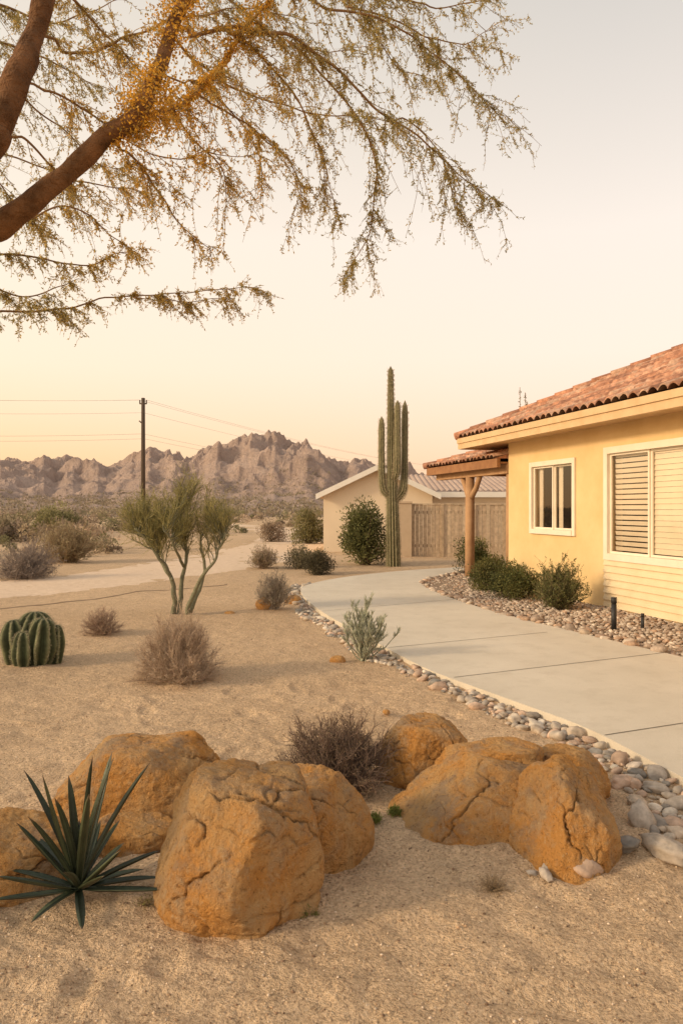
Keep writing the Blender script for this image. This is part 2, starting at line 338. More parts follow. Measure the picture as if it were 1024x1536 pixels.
# ---------------------------------------------------------------- boulders
def boulder(name,c,half,seed,planes=None,rz=0,p=26,rough=.03,cracks=2,sub=7,nrand=16,cdepth=.06):
    V,Fb=ICO[sub];r_=np.random.default_rng(seed)
    PL=[(unit(np.array(n,float)),d) for n,d in (planes or [])]
    for k in range(nrand): PL.append((unit(r_.normal(size=3)*np.array([1,1,.8])),r_.uniform(.88,1.06)))
    Vw=unit(V+.10*np.stack([fbm(V*1.6+seed,3,seed+k) for k in range(3)],1)+.025*np.stack([fbm(V*7+seed,3,seed+k) for k in range(3)],1))
    s=np.full(len(V),(1/1.14)**p)
    for n,d in PL: s+=(np.clip(Vw@n,0,None)/d)**p
    r=s**(-1/p);Q=V*r[:,None]
    r=r*(1+rough*fbm(Q*1.7+seed,3,seed)-.05*ridged(Q*2.1+seed,3,seed+7)+.016*fbm(Q*9,4,seed+2)-.018*ridged(Q*6+seed,3,seed+3))
    b=unit(np.array([.15,.2,1.])+r_.normal(size=3)*.35);e=(Q@b)*3.3+.9*fbm(Q*1.3,3,seed+5);st=np.abs((e%1)-.5)*2;r=r-.034*np.clip(1-st*6,0,1)*np.clip(vn(Q*2,seed)*2+.4,0,1)
    for k in range(cracks):
        n=unit(r_.normal(size=3)*np.array([1,1,.9]));off=r_.uniform(-.4,.4)
        dd=np.abs(Q@n-off+.20*fbm(Q*2.0,4,seed+k)+.04*fbm(Q*8,3,seed+k)); m_=np.clip(vn(Q*1.6+k,seed)*2+.5,0,1);r=r-cdepth*np.exp(-(dd/.014)**2)*m_-cdepth*.3*np.exp(-(dd/.07)**2)*m_
    Q=V*r[:,None]*np.array(half)
    ca,sa=math.cos(rz),math.sin(rz);Q=np.stack([Q[:,0]*ca-Q[:,1]*sa,Q[:,0]*sa+Q[:,1]*ca,Q[:,2]],1)
    return build(name,[(Q+np.array(c),Fb)],[M_rock],True)
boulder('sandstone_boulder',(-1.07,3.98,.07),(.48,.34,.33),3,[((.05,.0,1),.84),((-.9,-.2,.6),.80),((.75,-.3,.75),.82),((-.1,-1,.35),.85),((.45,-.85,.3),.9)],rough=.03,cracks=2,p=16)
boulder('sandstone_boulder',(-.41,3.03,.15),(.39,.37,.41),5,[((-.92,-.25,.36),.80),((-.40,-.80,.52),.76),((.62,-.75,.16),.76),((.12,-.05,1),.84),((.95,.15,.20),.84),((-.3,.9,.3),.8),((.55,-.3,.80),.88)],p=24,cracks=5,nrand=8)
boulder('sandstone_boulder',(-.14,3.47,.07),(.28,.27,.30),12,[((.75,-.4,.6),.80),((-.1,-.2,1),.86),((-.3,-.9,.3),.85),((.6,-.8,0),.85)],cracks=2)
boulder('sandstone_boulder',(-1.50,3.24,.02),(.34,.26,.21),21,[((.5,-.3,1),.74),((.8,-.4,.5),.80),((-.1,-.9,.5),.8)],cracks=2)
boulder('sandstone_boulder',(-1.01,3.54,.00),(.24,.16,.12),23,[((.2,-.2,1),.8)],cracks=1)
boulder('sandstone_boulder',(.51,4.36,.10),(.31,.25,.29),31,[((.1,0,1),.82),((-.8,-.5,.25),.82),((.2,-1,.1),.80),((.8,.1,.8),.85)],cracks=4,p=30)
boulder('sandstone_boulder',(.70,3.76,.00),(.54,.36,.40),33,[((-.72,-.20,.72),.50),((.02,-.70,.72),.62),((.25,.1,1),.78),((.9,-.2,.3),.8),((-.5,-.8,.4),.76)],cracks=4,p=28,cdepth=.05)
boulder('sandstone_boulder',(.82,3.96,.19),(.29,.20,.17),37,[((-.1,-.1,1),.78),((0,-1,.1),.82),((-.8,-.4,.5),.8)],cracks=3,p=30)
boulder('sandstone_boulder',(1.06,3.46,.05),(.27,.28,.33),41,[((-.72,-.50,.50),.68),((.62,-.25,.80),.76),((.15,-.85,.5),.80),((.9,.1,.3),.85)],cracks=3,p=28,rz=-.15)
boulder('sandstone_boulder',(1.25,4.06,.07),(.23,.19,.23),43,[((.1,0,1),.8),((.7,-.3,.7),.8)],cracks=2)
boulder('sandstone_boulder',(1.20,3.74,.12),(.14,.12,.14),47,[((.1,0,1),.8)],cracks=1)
boulder('small_rock',tuple(G(507,994)+[0,0,.02]),(.08,.06,.05),51,cracks=0,sub=3);boulder('small_rock',tuple(G(395,914)+[0,0,.08]),(.12,.1,.12),53,cracks=0,sub=3)
boulder('small_rock',tuple(G(345,920)),(.08,.06,.04),55,cracks=0,sub=3);boulder('small_rock',tuple(G(440,905)+[0,0,.05]),(.14,.1,.09),56,cracks=0,sub=3)
boulder('small_rock',tuple(G(579,1068)),(.030,.026,.02),57,cracks=0,sub=3)
# ---------------------------------------------------------------- plants
def hemi(n,up=.0):
    d=unit(rng.normal(size=(n,3)));d[:,2]=np.abs(d[:,2])+up;return unit(d)
def twig_bush(name,base,w,h,n1=120,n2=1500,n3=0,bark=((.16,.11,.08),),lf=((.2,.17,.1),),r=.003,leafL=.012,up=.15,t0=.35,sub=.22,g=0,orient=.7,nl=0,L0=.7,lw=.4,la=.7):
    base=np.array(base,float);base[2]=float(gh(base[0],base[1]))
    d=hemi(n1,up)*np.array([w/2,w/2,h]);L=np.linalg.norm(d,axis=1)*(L0+(1-L0)*rng.random(n1))
    p0=base+rng.normal(size=(n1,3))*np.array([.05*w,.05*w,0]);A=curves(p0,d,L,6,g,.10)
    parts=[btubes(A,np.linspace(r,r*.4,6),3,0,pal(bark,n1))]
    q,t=pick(A,n2,t0);e=unit(t*orient+hemi(n2)*.6+rng.normal(size=(n2,3))*.35);B=curves(q,e,sub*h*(.4+.8*rng.random(n2)),4,g,.1)
    parts.append(btubes(B,np.linspace(r*.55,r*.25,4),3,0,pal(bark,n2)))
    if n3:
        q,t=pick(B,n3,.3);e=unit(t*.6+rng.normal(size=(n3,3))*.6);C=curves(q,e,sub*h*.35*(.4+.8*rng.random(n3)),3,0,.1);parts.append(btubes(C,np.linspace(r*.35,r*.2,3),3,0,pal(bark,n3)));B=C
    if nl:
        q,t=pick(B,nl,.2);e=unit(t*.5+rng.normal(size=(nl,3))*la*.5+np.array([0,0,.7-la*.7])+rng.normal(size=(nl,3))*la*.5);parts.append(leaves(q,e,leafL*(.6+.8*rng.random(nl)),leafL*lw,1,pal(lf,nl,.2)))
    return build(name,parts,[M_bark,M_leaf])
def leafy(name,base,w,h,n=3000,cols=((.07,.09,.03),),L=.05,k=26,bark=((.12,.08,.05),),dpt=None,ws=.5,parts_only=False,zoff=None):
    base=np.array(base,float);base[2]=float(gh(base[0],base[1])) if zoff is None else zoff;dpt=dpt or w
    d=hemi(k,.05);c=base+d*np.array([w/2,dpt/2,h])*(.45+.35*rng.random((k,1)))+np.array([0,0,h*.08])
    cr=(.24+.16*rng.random(k))*min(w,h*1.2)*.75;i=rng.integers(0,k,n)
    dd=unit(rng.normal(size=(n,3)));rr=cr[i]*(rng.random(n)**.45)*(1+.25*(rng.random(n)<.1))
    P=c[i]+dd*rr[:,None]*np.array([1,1,.85]);P[:,2]=np.maximum(P[:,2],base[2]+.01)
    kc=pal(cols,k,.2)[i]*(1+.18*rng.normal(size=(n,1))).clip(.5,1.6)
    e=unit(dd+rng.normal(size=(n,3))*.5+np.array([0,0,.5]))
    parts=[leaves(P,e,L*(.6+.8*rng.random(n)),L*ws,1,kc)]
    st=curves(np.repeat(base[None],k,0)+rng.normal(size=(k,3))*[.04*w,.04*w,0],c-base,np.linalg.norm(c-base,axis=1),5,0,.08);parts.append(btubes(st,np.linspace(.012*h,.004*h,5),4,0,pal(bark,k)))
    if parts_only: return parts
    return build(name,parts,[M_bark,M_leaf])
twig_bush('dry_shrub',G(506,1178),.74,.42,190,3800,7000,((.20,.135,.10),(.26,.18,.13),(.14,.095,.07)),((.26,.19,.11),),.0034,.012,.3,nl=5500)
twig_bush('tumbleweed_bush',G(268,1018),.74,.60,300,5200,8500,((.50,.37,.27),(.40,.29,.21),(.56,.44,.32)),((.52,.40,.28),),.003,.013,.0,sub=.20,nl=5500,L0=.82,t0=.5)
twig_bush('dry_grass_tuft',G(154,950),.56,.34,150,1800,2500,((.42,.31,.22),(.3,.2,.15)),r=.0035,up=.1)
twig_bush('gray_shrub',G(410,914),.62,.58,120,1500,2200,((.34,.28,.22),(.42,.35,.28)),((.35,.32,.23),),.0045,.02,.3,nl=3000)
twig_bush('dry_grass_tuft',G(738,1326),.17,.07,90,400,300,((.34,.25,.15),(.24,.17,.1)),r=.0013)
twig_bush('green_sprout',G(562,1230),.10,.05,60,300,0,((.25,.23,.07),),((.2,.24,.06),),.0015,.012,nl=600)
twig_bush('green_sprout',G(592,1222),.08,.05,60,300,0,((.25,.23,.07),),((.2,.24,.06),),.0015,.012,nl=400)
twig_bush('green_sprout',G(460,1368),.11,.04,60,300,0,((.2,.17,.07),),((.2,.2,.06),),.0015,.01,nl=400)
twig_bush('green_sprout',G(220,1352),.12,.04,40,200,0,((.3,.22,.12),),((.2,.2,.06),),.0012,.01,nl=60)
twig_bush('silver_sage',G(547,990),.60,.56,46,90,0,((.36,.36,.26),),((.46,.47,.36),(.36,.38,.28),(.56,.56,.45)),.010,.055,.45,t0=.3,sub=.30,orient=1.6,nl=3600,lw=.17,la=.35,L0=.75)
GR=((.13,.135,.048),(.18,.175,.062),(.09,.10,.035),(.22,.20,.075))
leafy('garden_shrub',G(708,862),.95,1.0,7000,GR,.045);leafy('garden_shrub',G(738,888),.95,.76,8000,GR,.042);leafy('garden_shrub',G(770,900),.90,.70,7500,GR,.042)
twig_bush('garden_shrub',G(838,917),.86,.78,130,1800,0,((.17,.14,.07),),((.14,.15,.055),(.20,.19,.075)),.005,.035,.35,nl=9000)
leafy('round_shrub',G(477,860),.92,.62,9000,((.10,.086,.054),(.13,.11,.06)),.035,70)
leafy('acacia_shrub',G(548,846),1.5,1.95,12000,((.16,.16,.06),(.21,.195,.075),(.11,.115,.042)),.075,46)
leafy('desert_shrub',G(450,852),.8,.7,3500,((.24,.2,.12),(.17,.15,.09)),.05);leafy('desert_shrub',G(462,815),1.6,1.7,6000,((.22,.20,.09),(.27,.24,.12)),.09)
leafy('desert_shrub',G(407,812),1.5,1.15,3500,((.36,.27,.19),(.29,.21,.15)),.075);leafy('desert_shrub',G(85,800),3.8,1.9,9000,((.26,.235,.11),(.21,.19,.09)),.14,40)
twig_bush('brown_brush',G(103,843),1.75,1.2,220,3000,3500,((.38,.28,.17),(.30,.22,.13)),((.40,.33,.19),),.009,.05,.2,nl=6000)
twig_bush('dark_brush',G(38,868),1.55,.85,200,2600,3000,((.26,.21,.18),(.31,.25,.21)),((.29,.24,.2),),.007,.04,.1,nl=3000)
twig_bush('desert_shrub',G(395,852),1.0,.6,120,1500,1500,((.36,.27,.19),(.28,.2,.14)),((.3,.25,.14),),.006,.04,.2,nl=1500)
leafy('desert_shrub',G(10,812),2.2,1.1,3500,((.27,.22,.14),(.2,.17,.1)),.12)
ps=[];SCR=[((.31,.255,.16),),((.37,.29,.19),),((.235,.215,.115),),((.42,.32,.23),),((.27,.205,.15),)]
for k in range(950):
    y=24+230*rng.random()**1.3; x=(rng.uniform(-.95,.12))*y
    pyy=HZ+1760/y; pxx=512+1100*x/y
    if pxx>380+ (pyy-762)*-.3 and y<60: continue
    if np.hypot(P[:,0]-x,P[:,1]-y).min()<(3.0 if y<40 else 3.6): continue
    s=(.45+.9*rng.random()**1.8)*(1+y/140)
    if y<34 and rng.random()<.3: s*=.5
    ps+=leafy('',(x,y,0),s*1.7,s*.70,int(420 if y<70 else 150),SCR[rng.integers(0,5)],.07*s+.0013*y,9,parts_only=True,zoff=0)
build('desert_scrub',ps,[M_bark,M_leaf])
def ribbed(path,rad,ribs,depth,S,col1,col2,mi=0):
    path=np.asarray(path,float);K=len(path);T=unit(np.gradient(path,axis=0));a0=np.array([1.,0.13,0]);b=unit(np.cross(T,a0));a=np.cross(b,T)
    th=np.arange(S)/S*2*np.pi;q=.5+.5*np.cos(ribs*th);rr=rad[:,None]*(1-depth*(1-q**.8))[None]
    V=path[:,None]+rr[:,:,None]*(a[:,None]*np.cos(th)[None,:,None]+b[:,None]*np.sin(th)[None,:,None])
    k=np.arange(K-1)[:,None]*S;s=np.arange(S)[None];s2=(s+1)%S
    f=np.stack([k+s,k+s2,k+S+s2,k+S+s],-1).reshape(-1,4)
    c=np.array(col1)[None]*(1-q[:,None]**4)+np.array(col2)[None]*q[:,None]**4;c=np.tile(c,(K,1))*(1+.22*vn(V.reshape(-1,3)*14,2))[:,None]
    rib=np.arange(ribs)/ribs*2*np.pi;kk=np.repeat(np.arange(1,K-1),ribs);tt=np.tile(rib,K-2)
    base=path[kk]+rad[kk][:,None]*(a[kk]*np.cos(tt)[:,None]+b[kk]*np.sin(tt)[:,None]);out=unit(a[kk]*np.cos(tt)[:,None]+b[kk]*np.sin(tt)[:,None])
    return (V.reshape(-1,3),f,mi,c,True),base,out
M_cact=attrmat('cactus_skin',.7,25,90,.003,.2,(.7,1.25))
base=G(50,994);ps=[]
for (ox,oy,w,h,rb,lx) in[(.0,.05,.22,.53,10,0),(-.12,-.05,.16,.46,8,-.06),(.09,-.09,.16,.48,8,.05),(.23,.0,.085,.40,6,.02),(-.02,-.17,.12,.36,7,0)]:
    a_=np.linspace(-.9,np.pi/2,30);z=h*.45+h*.55*np.sin(a_);rad=w*np.cos(a_)**.72*(1+.05*np.sin(z*22+ox*40));rad[-1]=.004;z=np.maximum.accumulate(z)
    path=np.stack([base[0]+ox+lx*z/h,base[1]+oy+0*z,z-.01],1)
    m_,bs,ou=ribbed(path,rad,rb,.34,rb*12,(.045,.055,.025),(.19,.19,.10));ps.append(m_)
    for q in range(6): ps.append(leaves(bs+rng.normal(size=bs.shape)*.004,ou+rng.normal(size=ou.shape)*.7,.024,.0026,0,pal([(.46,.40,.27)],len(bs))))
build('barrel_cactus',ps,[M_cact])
SY=20.5;ps=[]
def sagcol(pts,r0,r1,ribs,n=40,seed=0):
    path=crom(pts,10);K=len(path);t=np.linspace(0,1,K);L=np.linalg.norm(path[-1]-path[0])
    rad=np.interp(t,[0,.45,1],[r0,(r0+r1)/2,r1])*(1+.05*vn(np.stack([t*9,t*0+seed,t*0],1),seed));dtip=(1-t)*L;rad=rad*np.sqrt(np.clip(1-(1-np.clip(dtip/(r1*2.2),0,1))**2,.0,1))+.002
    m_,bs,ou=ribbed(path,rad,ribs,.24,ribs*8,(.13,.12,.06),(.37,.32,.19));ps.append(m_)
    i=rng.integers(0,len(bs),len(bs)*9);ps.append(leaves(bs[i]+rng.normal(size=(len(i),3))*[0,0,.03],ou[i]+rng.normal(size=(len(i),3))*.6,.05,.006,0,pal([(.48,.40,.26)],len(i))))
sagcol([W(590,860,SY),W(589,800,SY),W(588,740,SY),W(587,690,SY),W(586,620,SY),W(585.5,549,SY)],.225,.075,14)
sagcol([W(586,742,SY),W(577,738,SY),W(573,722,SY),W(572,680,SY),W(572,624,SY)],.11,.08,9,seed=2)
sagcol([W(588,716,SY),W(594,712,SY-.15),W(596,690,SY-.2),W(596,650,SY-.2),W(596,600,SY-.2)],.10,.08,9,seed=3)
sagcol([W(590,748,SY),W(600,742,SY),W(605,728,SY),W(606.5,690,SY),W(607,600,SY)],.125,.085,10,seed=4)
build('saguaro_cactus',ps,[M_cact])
# agave
M_ag=attrmat('agave_leaf',.45,14,60,.002,.35,(.8,1.2));ps=[];base=G(118,1342);base[2]=.02;ag=[]
for k in range(30):
    az=k*2.399+.3;el=[.10,.28,.52,.8,1.08,1.32][min(5,k//5)]+rng.normal()*.08;ag.append((az,el,(.35 if k<20 else .50)*(.8+.35*rng.random())))
for az,el,L in ag:
    K=12;t=np.linspace(0,1,K);d=np.array([math.cos(az)*math.cos(el),math.sin(az)*math.cos(el),math.sin(el)]);side=np.array([-math.sin(az),math.cos(az),0]);up=np.cross(d,side)
    if up[2]<0: up=-up
    bend=.10*math.sin(az*3)+.04;c=base+d*(L*t)[:,None]-up*(bend*L*t**2)[:,None];w=.0180*(.6+1.3*t)*(1-t)**.6*1.2;w[-1]=.0005
    V=np.stack([c+side*w[:,None]+up*(w*.6)[:,None],c+side*(w*.5)[:,None]+up*(w*.12)[:,None],c,c-side*(w*.5)[:,None]+up*(w*.12)[:,None],c-side*w[:,None]+up*(w*.6)[:,None],c-up*(w*.35)[:,None]],1)
    V[:,:,2]=np.maximum(V[:,:,2],.022)
    f=[]
    for k in range(K-1):
        for s in range(6): s2=(s+1)%6;f.append([k*6+s,k*6+s2,k*6+6+s2,k*6+6+s])
    cc=pal([(.030,.040,.022),(.042,.052,.028),(.055,.064,.032)],1,.15)[0];cols=np.tile(np.array([cc*2.4,cc,cc,cc,cc*2.4,cc*.9]),(K,1))
    cols[-6:]=(.16,.10,.06);ps.append((V.reshape(-1,3),np.array(f),0,cols,True))
build('agave_plant',ps,[M_ag])
# small palo verde
ty=11.0;ps=[];ends=[]
TC=(.17,.165,.105)
for pts,r in[([(262,926,0),(259,885,-.05),(250,852,-.1),(228,822,-.2),(205,790,-.25)],.042),([(268,926,0),(273,875,.1),(280,835,.15),(270,795,.2),(262,760,.25)],.038),([(278,924,0),(296,880,-.1),(320,842,-.15),(338,800,-.2)],.038),([(284,920,.1),(306,862,.3),(300,820,.4),(312,780,.5)],.032),([(258,870,-.1),(240,835,.2),(238,790,.3)],.024),([(276,850,.1),(262,820,-.3),(245,795,-.45)],.024)]:
    Q=crom([W(a,b,ty+c) for a,b,c in pts],7);Q[:,:]+=.028*np.stack([fbm(Q*6+k*9,2,k) for k in range(3)],1)
    ps.append(tube(Q,np.linspace(r,r*.35,len(Q))*(1+.14*vn(Q*11,2)),8,0,pal([TC],1,.1)));ends.append(Q[len(Q)//2:])
E=np.concatenate(ends)
C=[(220,778,.42,.30),(262,765,.40,.32),(305,758,.42,.38),(200,785,.26,.26),(330,775,.24,.30),(290,730,.22,.22),(245,795,.35,.22),(282,790,.35,.24),(225,755,.3,.2)]
n=250;ci=rng.integers(0,len(C),n);tg=np.array([W(C[i][0],C[i][1],ty) for i in ci])+unit(rng.normal(size=(n,3)))*np.array([[C[i][2],C[i][2]*1.3,C[i][3]] for i in ci])*rng.random((n,1))**.35
dm=np.linalg.norm(E[None]-(tg-np.array([0,0,.3]))[:,None],axis=2)+rng.random((n,len(E)))*.25;st=E[dm.argmin(1)]
A=curves(st,tg-st,np.linalg.norm(tg-st,axis=1),6,0,.08);ps.append(btubes(A,np.linspace(.008,.0035,6),4,0,pal([TC],n)))
n2=4600;q,t=pick(A,n2,.2);e=unit(t*.4+np.array([0,0,.65])+rng.normal(size=(n2,3))*.5);B=curves(q,e,.08+.22*rng.random(n2)**1.3,4,0,.08);cl=((.32,.28,.11),(.25,.23,.09),(.40,.34,.14));ps.append(btubes(B,np.linspace(.0027,.0013,4),3,0,pal(cl,n2)))
q,t=pick(B,36000,.1);e=unit(t+rng.normal(size=(36000,3))*.6);ps.append(leaves(q,e,.014+.016*rng.random(36000),.0065,1,pal(cl,36000,.2)))
build('palo_verde_tree',ps,[M_bark,M_leaf])
# ---------------------------------------------------------------- overhanging mesquite
ps=[]
bk=((.15,.075,.035),(.18,.09,.04))
def limb(pts,r0,r1,S=18):
    Q=crom(pts,12);Q+=.018*np.stack([fbm(Q*4+k*9,3,k) for k in range(3)],1);R=np.linspace(r0,r1,len(Q))*(1+.20*vn(Q*9,3)+.06*vn(Q*31,3));ps.append(tube(Q,R,S,2,pal(bk,1,.05)));return Q
limb([(-2.35,2.7,-.1),(-2.3,2.68,.4),(-2.15,2.6,.9),(-2.0,2.55,1.4)],.12,.08,16)
L=[]
L.append(limb([(-2.0,2.55,1.35),(-1.7,2.45,1.95)]+[tuple(W(a,b,y)) for a,b,y in[(-60,375,2.3),(0,338,2.25),(60,296,2.2),(115,252,2.2),(170,208,2.2),(212,165,2.2),(232,110,2.25),(250,45,2.3),(285,-20,2.35),(350,-110,2.5)]],.042,.015))
L.append(limb([(-2.05,2.58,1.3),(-1.75,2.3,2.2)]+[tuple(W(a,b,y)) for a,b,y in[(-50,250,2.1),(0,190,2.1),(28,120,2.1),(55,50,2.15),(80,-30,2.2),(150,-160,2.4)]],.052,.024))
sec=[([(170,208),(225,178),(290,138),(340,85),(400,10),(480,-60)],2.2,2.7,.012),
([(252,45),(330,40),(430,60),(520,110),(575,170),(640,228),(690,265),(740,298)],2.4,3.2,.008),
([(285,-20),(400,-10),(520,10),(610,55),(690,110),(738,163)],2.5,3.3,.007),
([(430,60),(510,130),(560,210),(568,290),(548,365),(516,415)],2.7,3.2,.005),
([(330,40),(400,90),(455,165),(488,240),(502,318)],2.5,3.0,.005),
([(575,170),(620,200),(668,250),(683,306)],3.0,3.2,.004),
([(290,138),(345,170),(400,205),(440,250),(448,292)],2.5,3.0,.0045),
([(170,212),(205,250),(240,300),(275,340),(318,378)],2.3,2.7,.0045),
([(-80,480),(20,478),(110,462),(200,446),(300,440),(398,435)],2.5,3.1,.0045),
([(0,342),(50,330),(110,325),(160,345),(195,372)],2.4,2.8,.0045),
([(-60,385),(20,390),(90,402),(150,395),(200,370)],2.5,3.0,.0045),
([(252,45),(300,100),(360,140),(430,160),(520,170),(600,185)],2.7,3.3,.006),
([(350,-110),(480,-50),(580,-10),(660,10),(742,5)],2.6,3.4,.008),
([(238,110),(270,170),(300,215),(335,260),(340,300)],2.4,2.7,.0045),
([(28,120),(90,140),(160,190),(230,230),(300,240),(360,235)],2.4,3.0,.005),
([(0,190),(50,230),(110,270),(180,290),(250,300)],2.5,3.1,.005),
([(55,50),(130,70),(200,60),(300,30),(380,10),(470,30)],2.6,3.4,.007),
([(80,-30),(150,30),(210,110),(260,160)],2.6,3.3,.007),
([(-60,385),(-20,420),(30,440),(80,430),(110,420)],2.7,3.1,.0045),
([(0,190),(-20,240),(0,290),(30,330),(60,360)],2.9,3.2,.0045),
([(520,10),(600,30),(660,60),(700,70),(745,40)],3.1,3.6,.0045),
([(480,-50),(540,20),(600,90),(650,110)],3.1,3.6,.0045),
([(150,-160),(100,-40),(60,40),(20,120),(10,180)],3.0,3.4,.008),
([(150,-160),(220,-60),(280,40),(330,110)],3.0,3.5,.008),
([(-100,100),(0,60),(90,90),(150,130)],3.0,3.6,.008),
([(-100,20),(0,10),(100,20),(200,-10)],3.0,3.6,.008),
([(200,-80),(300,-20),(400,40),(480,70),(560,60)],3.1,3.8,.007),
([(200,446),(250,452),(300,455),(345,452)],2.8,3.0,.002),
([(240,110),(330,150),(370,200),(380,260),(385,300)],2.8,3.2,.004),
([(-100,160),(0,120),(80,180),(150,240),(200,250)],3.1,3.7,.006),
([(-100,240),(-10,230),(70,270),(120,300),(160,300)],3.1,3.6,.005)]
S=[]
for pts,y0,y1,r in sec:
    Q=crom([W(a,b,y0+(y1-y0)*k/(len(pts)-1)) for k,(a,b) in enumerate(pts)],8);Q[4:]+=(.035*np.stack([fbm(Q*3+k*9,3,k) for k in range(3)],1))[4:]
    ps.append(tube(Q,np.linspace(r,.0013,len(Q)),6,0,pal(((.26,.15,.065),),1,.1)));S.append(Q)
LF=((.48,.38,.14),(.38,.32,.13),(.56,.40,.12),(.31,.28,.12))
LG=((.74,.41,.05),(.64,.37,.06),(.52,.34,.09))
A=[]
for Q in S:
    seg=np.linalg.norm(np.diff(Q,axis=0),axis=1).sum();n=int(seg*36);q,t=pick(Q[None],n,.06)
    e=unit(t*.9+rng.normal(size=(n,3))*[.6,.7,.35]+np.array([.1,.05,-.35]));low=np.clip((q[:,2]-2.3)/.7,.35,1);A.append(curves(q,e,(.05+.27*rng.random(n)**2.0)*low,6,.35,.07))
A=np.concatenate(A);ps.append(btubes(A,np.linspace(.0017,.0007,6),3,0,pal(((.32,.21,.10),(.26,.17,.08)),len(A))))
n=9000;q,t=pick(A,n,.1);e=unit(t*.7+rng.normal(size=(n,3))*.6+np.array([0,0,-.15]));B=curves(q,e,.015+.055*rng.random(n),4,.25,.08);ps.append(btubes(B,np.linspace(.0008,.0005,4),3,0,pal(((.36,.27,.12),),n)))
n=84000;q,t=pick(B,n,.0);e=unit(t*.4+rng.normal(size=(n,3))*.7)
def nearw(q): return np.clip(1.2-np.hypot(q[:,0]+.62,(q[:,2]-3.0)*.8)/.6,0,1)*(rng.random(len(q))<.8)
near=nearw(q);col=pal(LF,n,.2)*(1-near[:,None])+pal(LG,n,.15)*near[:,None]
ps.append(leaves(q,e,.006+.010*rng.random(n),.0048,1,col))
n=14000;q,t=pick(A,n,.2);near=nearw(q);ps.append(leaves(q,unit(t*.3+rng.normal(size=(n,3))),.009+.007*rng.random(n),.005,1,pal(LF,n,.2)*(1-near[:,None])+pal(LG,n,.15)*near[:,None]))
n=11000;cl_=np.concatenate([S[0][:34],L[0][-52:-8]])[:,:];q,t=pick(cl_[None],n,0);kk=np.clip(fbm(q*7,2,3)+.6,.1,1.4);q=q+rng.normal(size=(n,3))*.040*kk[:,None];ps.append(leaves(q,rng.normal(size=(n,3)),.011,.0065,1,pal(LG,n,.2)))
build('mesquite_tree',ps,[M_bark,M_leafT,M_barkR])
# ---------------------------------------------------------------- house
H=empty('stucco_house');ex,ey=.2425,-.9701;nx_,ny_=-.9701,-.2425
def HP(s,o,z): return (CX+ex*s+nx_*o,CY+ey*s+ny_*o,z)
LEN=12.0;wins=[(.98,2.39,1.2,2.38),(3.38,5.3,.88,2.46)]
sb=sorted({0,LEN,*[w[0] for w in wins],*[w[1] for w in wins]});zb=sorted({-.1,2.9,*[w[2] for w in wins],*[w[3] for w in wins]});ps=[]
for a,b in zip(sb[:-1],sb[1:]):
    for c,d in zip(zb[:-1],zb[1:]):
        if any(w[0]<=a and b<=w[1] and w[2]<=c and d<=w[3] for w in wins): continue
        ps.append((np.array([HP(a,0,c),HP(b,0,c),HP(b,0,d),HP(a,0,d)]),np.array([[0,1,2,3]])))
for a,b,c,d in wins:
    for p,q in(((a,c),(b,c)),((b,c),(b,d)),((b,d),(a,d)),((a,d),(a,c))):
        ps.append((np.array([HP(p[0],0,p[1]),HP(q[0],0,q[1]),HP(q[0],-.25,q[1]),HP(p[0],-.25,p[1])]),np.array([[0,1,2,3]])))
for(a,b) in(((0,0),(0,-8)),((0,-8),(LEN,-8)),((LEN,-8),(LEN,0))): ps.append((np.array([HP(*a,-.1),HP(*b,-.1),HP(*b,2.9),HP(*a,2.9)]),np.array([[0,1,2,3]])))
build('walls',ps,[M_stucco],parent=H)
ps=[]
for a,b,c,d in wins:
    bx=box(a-.05,b+.05,-1.2,-.25,c-.05,d+.05,HP);ps.append((bx[0],bx[1][[0,1,2,4,5]],0,None,False))
build('room_interior',ps,[M_dark],parent=H)
fr=[];gl=[];bl=[]
for wi,(a,b,c,d) in enumerate(wins):
    t=.09 if wi else .075
    for x0,x1,z0,z1 in((a-t,a+.012,c-t,d+t),(b-.012,b+t,c-t,d+t)): fr.append(box(x0,x1,-.03,.035,z0,z1,HP))
    fr.append(box(a+.012,b-.012,-.03,.033,d-.012,d+t,HP));fr.append(box(a+.012,b-.012,-.03,.05,c-t,c+.012,HP))
    mid=a+(b-a)*.5
    for x0,x1 in((a+.012,mid),(mid,b-.012)):
        o=-.02 if x0<mid else -.045
        k=.035
        fr+= [box(x0,x0+k,o-.03,o,c+.012,d-.012,HP),box(x1-k,x1,o-.03,o,c+.012,d-.012,HP),box(x0+k,x1-k,o-.028,o-.002,c+.012,c+.012+k,HP),box(x0+k,x1-k,o-.028,o-.002,d-.012-k,d-.012,HP)]
        gl.append((np.array([HP(x0+k,o-.015,c+.04),HP(x1-k,o-.015,c+.04),HP(x1-k,o-.015,d-.04),HP(x0+k,o-.015,d-.04)]),np.array([[0,1,2,3]])))
        if wi==1:
            z=d-.08;zl=c-.02
            while z>zl:
                tilt=.012 if x0>=mid else -.012+.002*rng.normal()
                bl.append((np.array([HP(x0+.02,-.095+tilt,z),HP(x1-.02,-.095+tilt,z),HP(x1-.02,-.095,z+(.076 if x0>=mid else .062)),HP(x0+.02,-.095,z+(.076 if x0>=mid else .062))]),np.array([[0,1,2,3]])));z-=.08
        else:
            for j in range(9):
                xx0=x0+.03+j*.07
                if j in(0,1,7,8): bl.append((np.array([HP(xx0,-.12+.02*(j%2),c),HP(xx0+.07,-.12+.02*((j+1)%2),c),HP(xx0+.07,-.12+.02*((j+1)%2),d),HP(xx0,-.12+.02*(j%2),d)]),np.array([[0,1,2,3]])))
build('window_frames',fr,[M_trim],parent=H);build('window_glass',gl,[M_glass],parent=H);build('window_blinds',bl,[M_blind],parent=H)
ps=[]
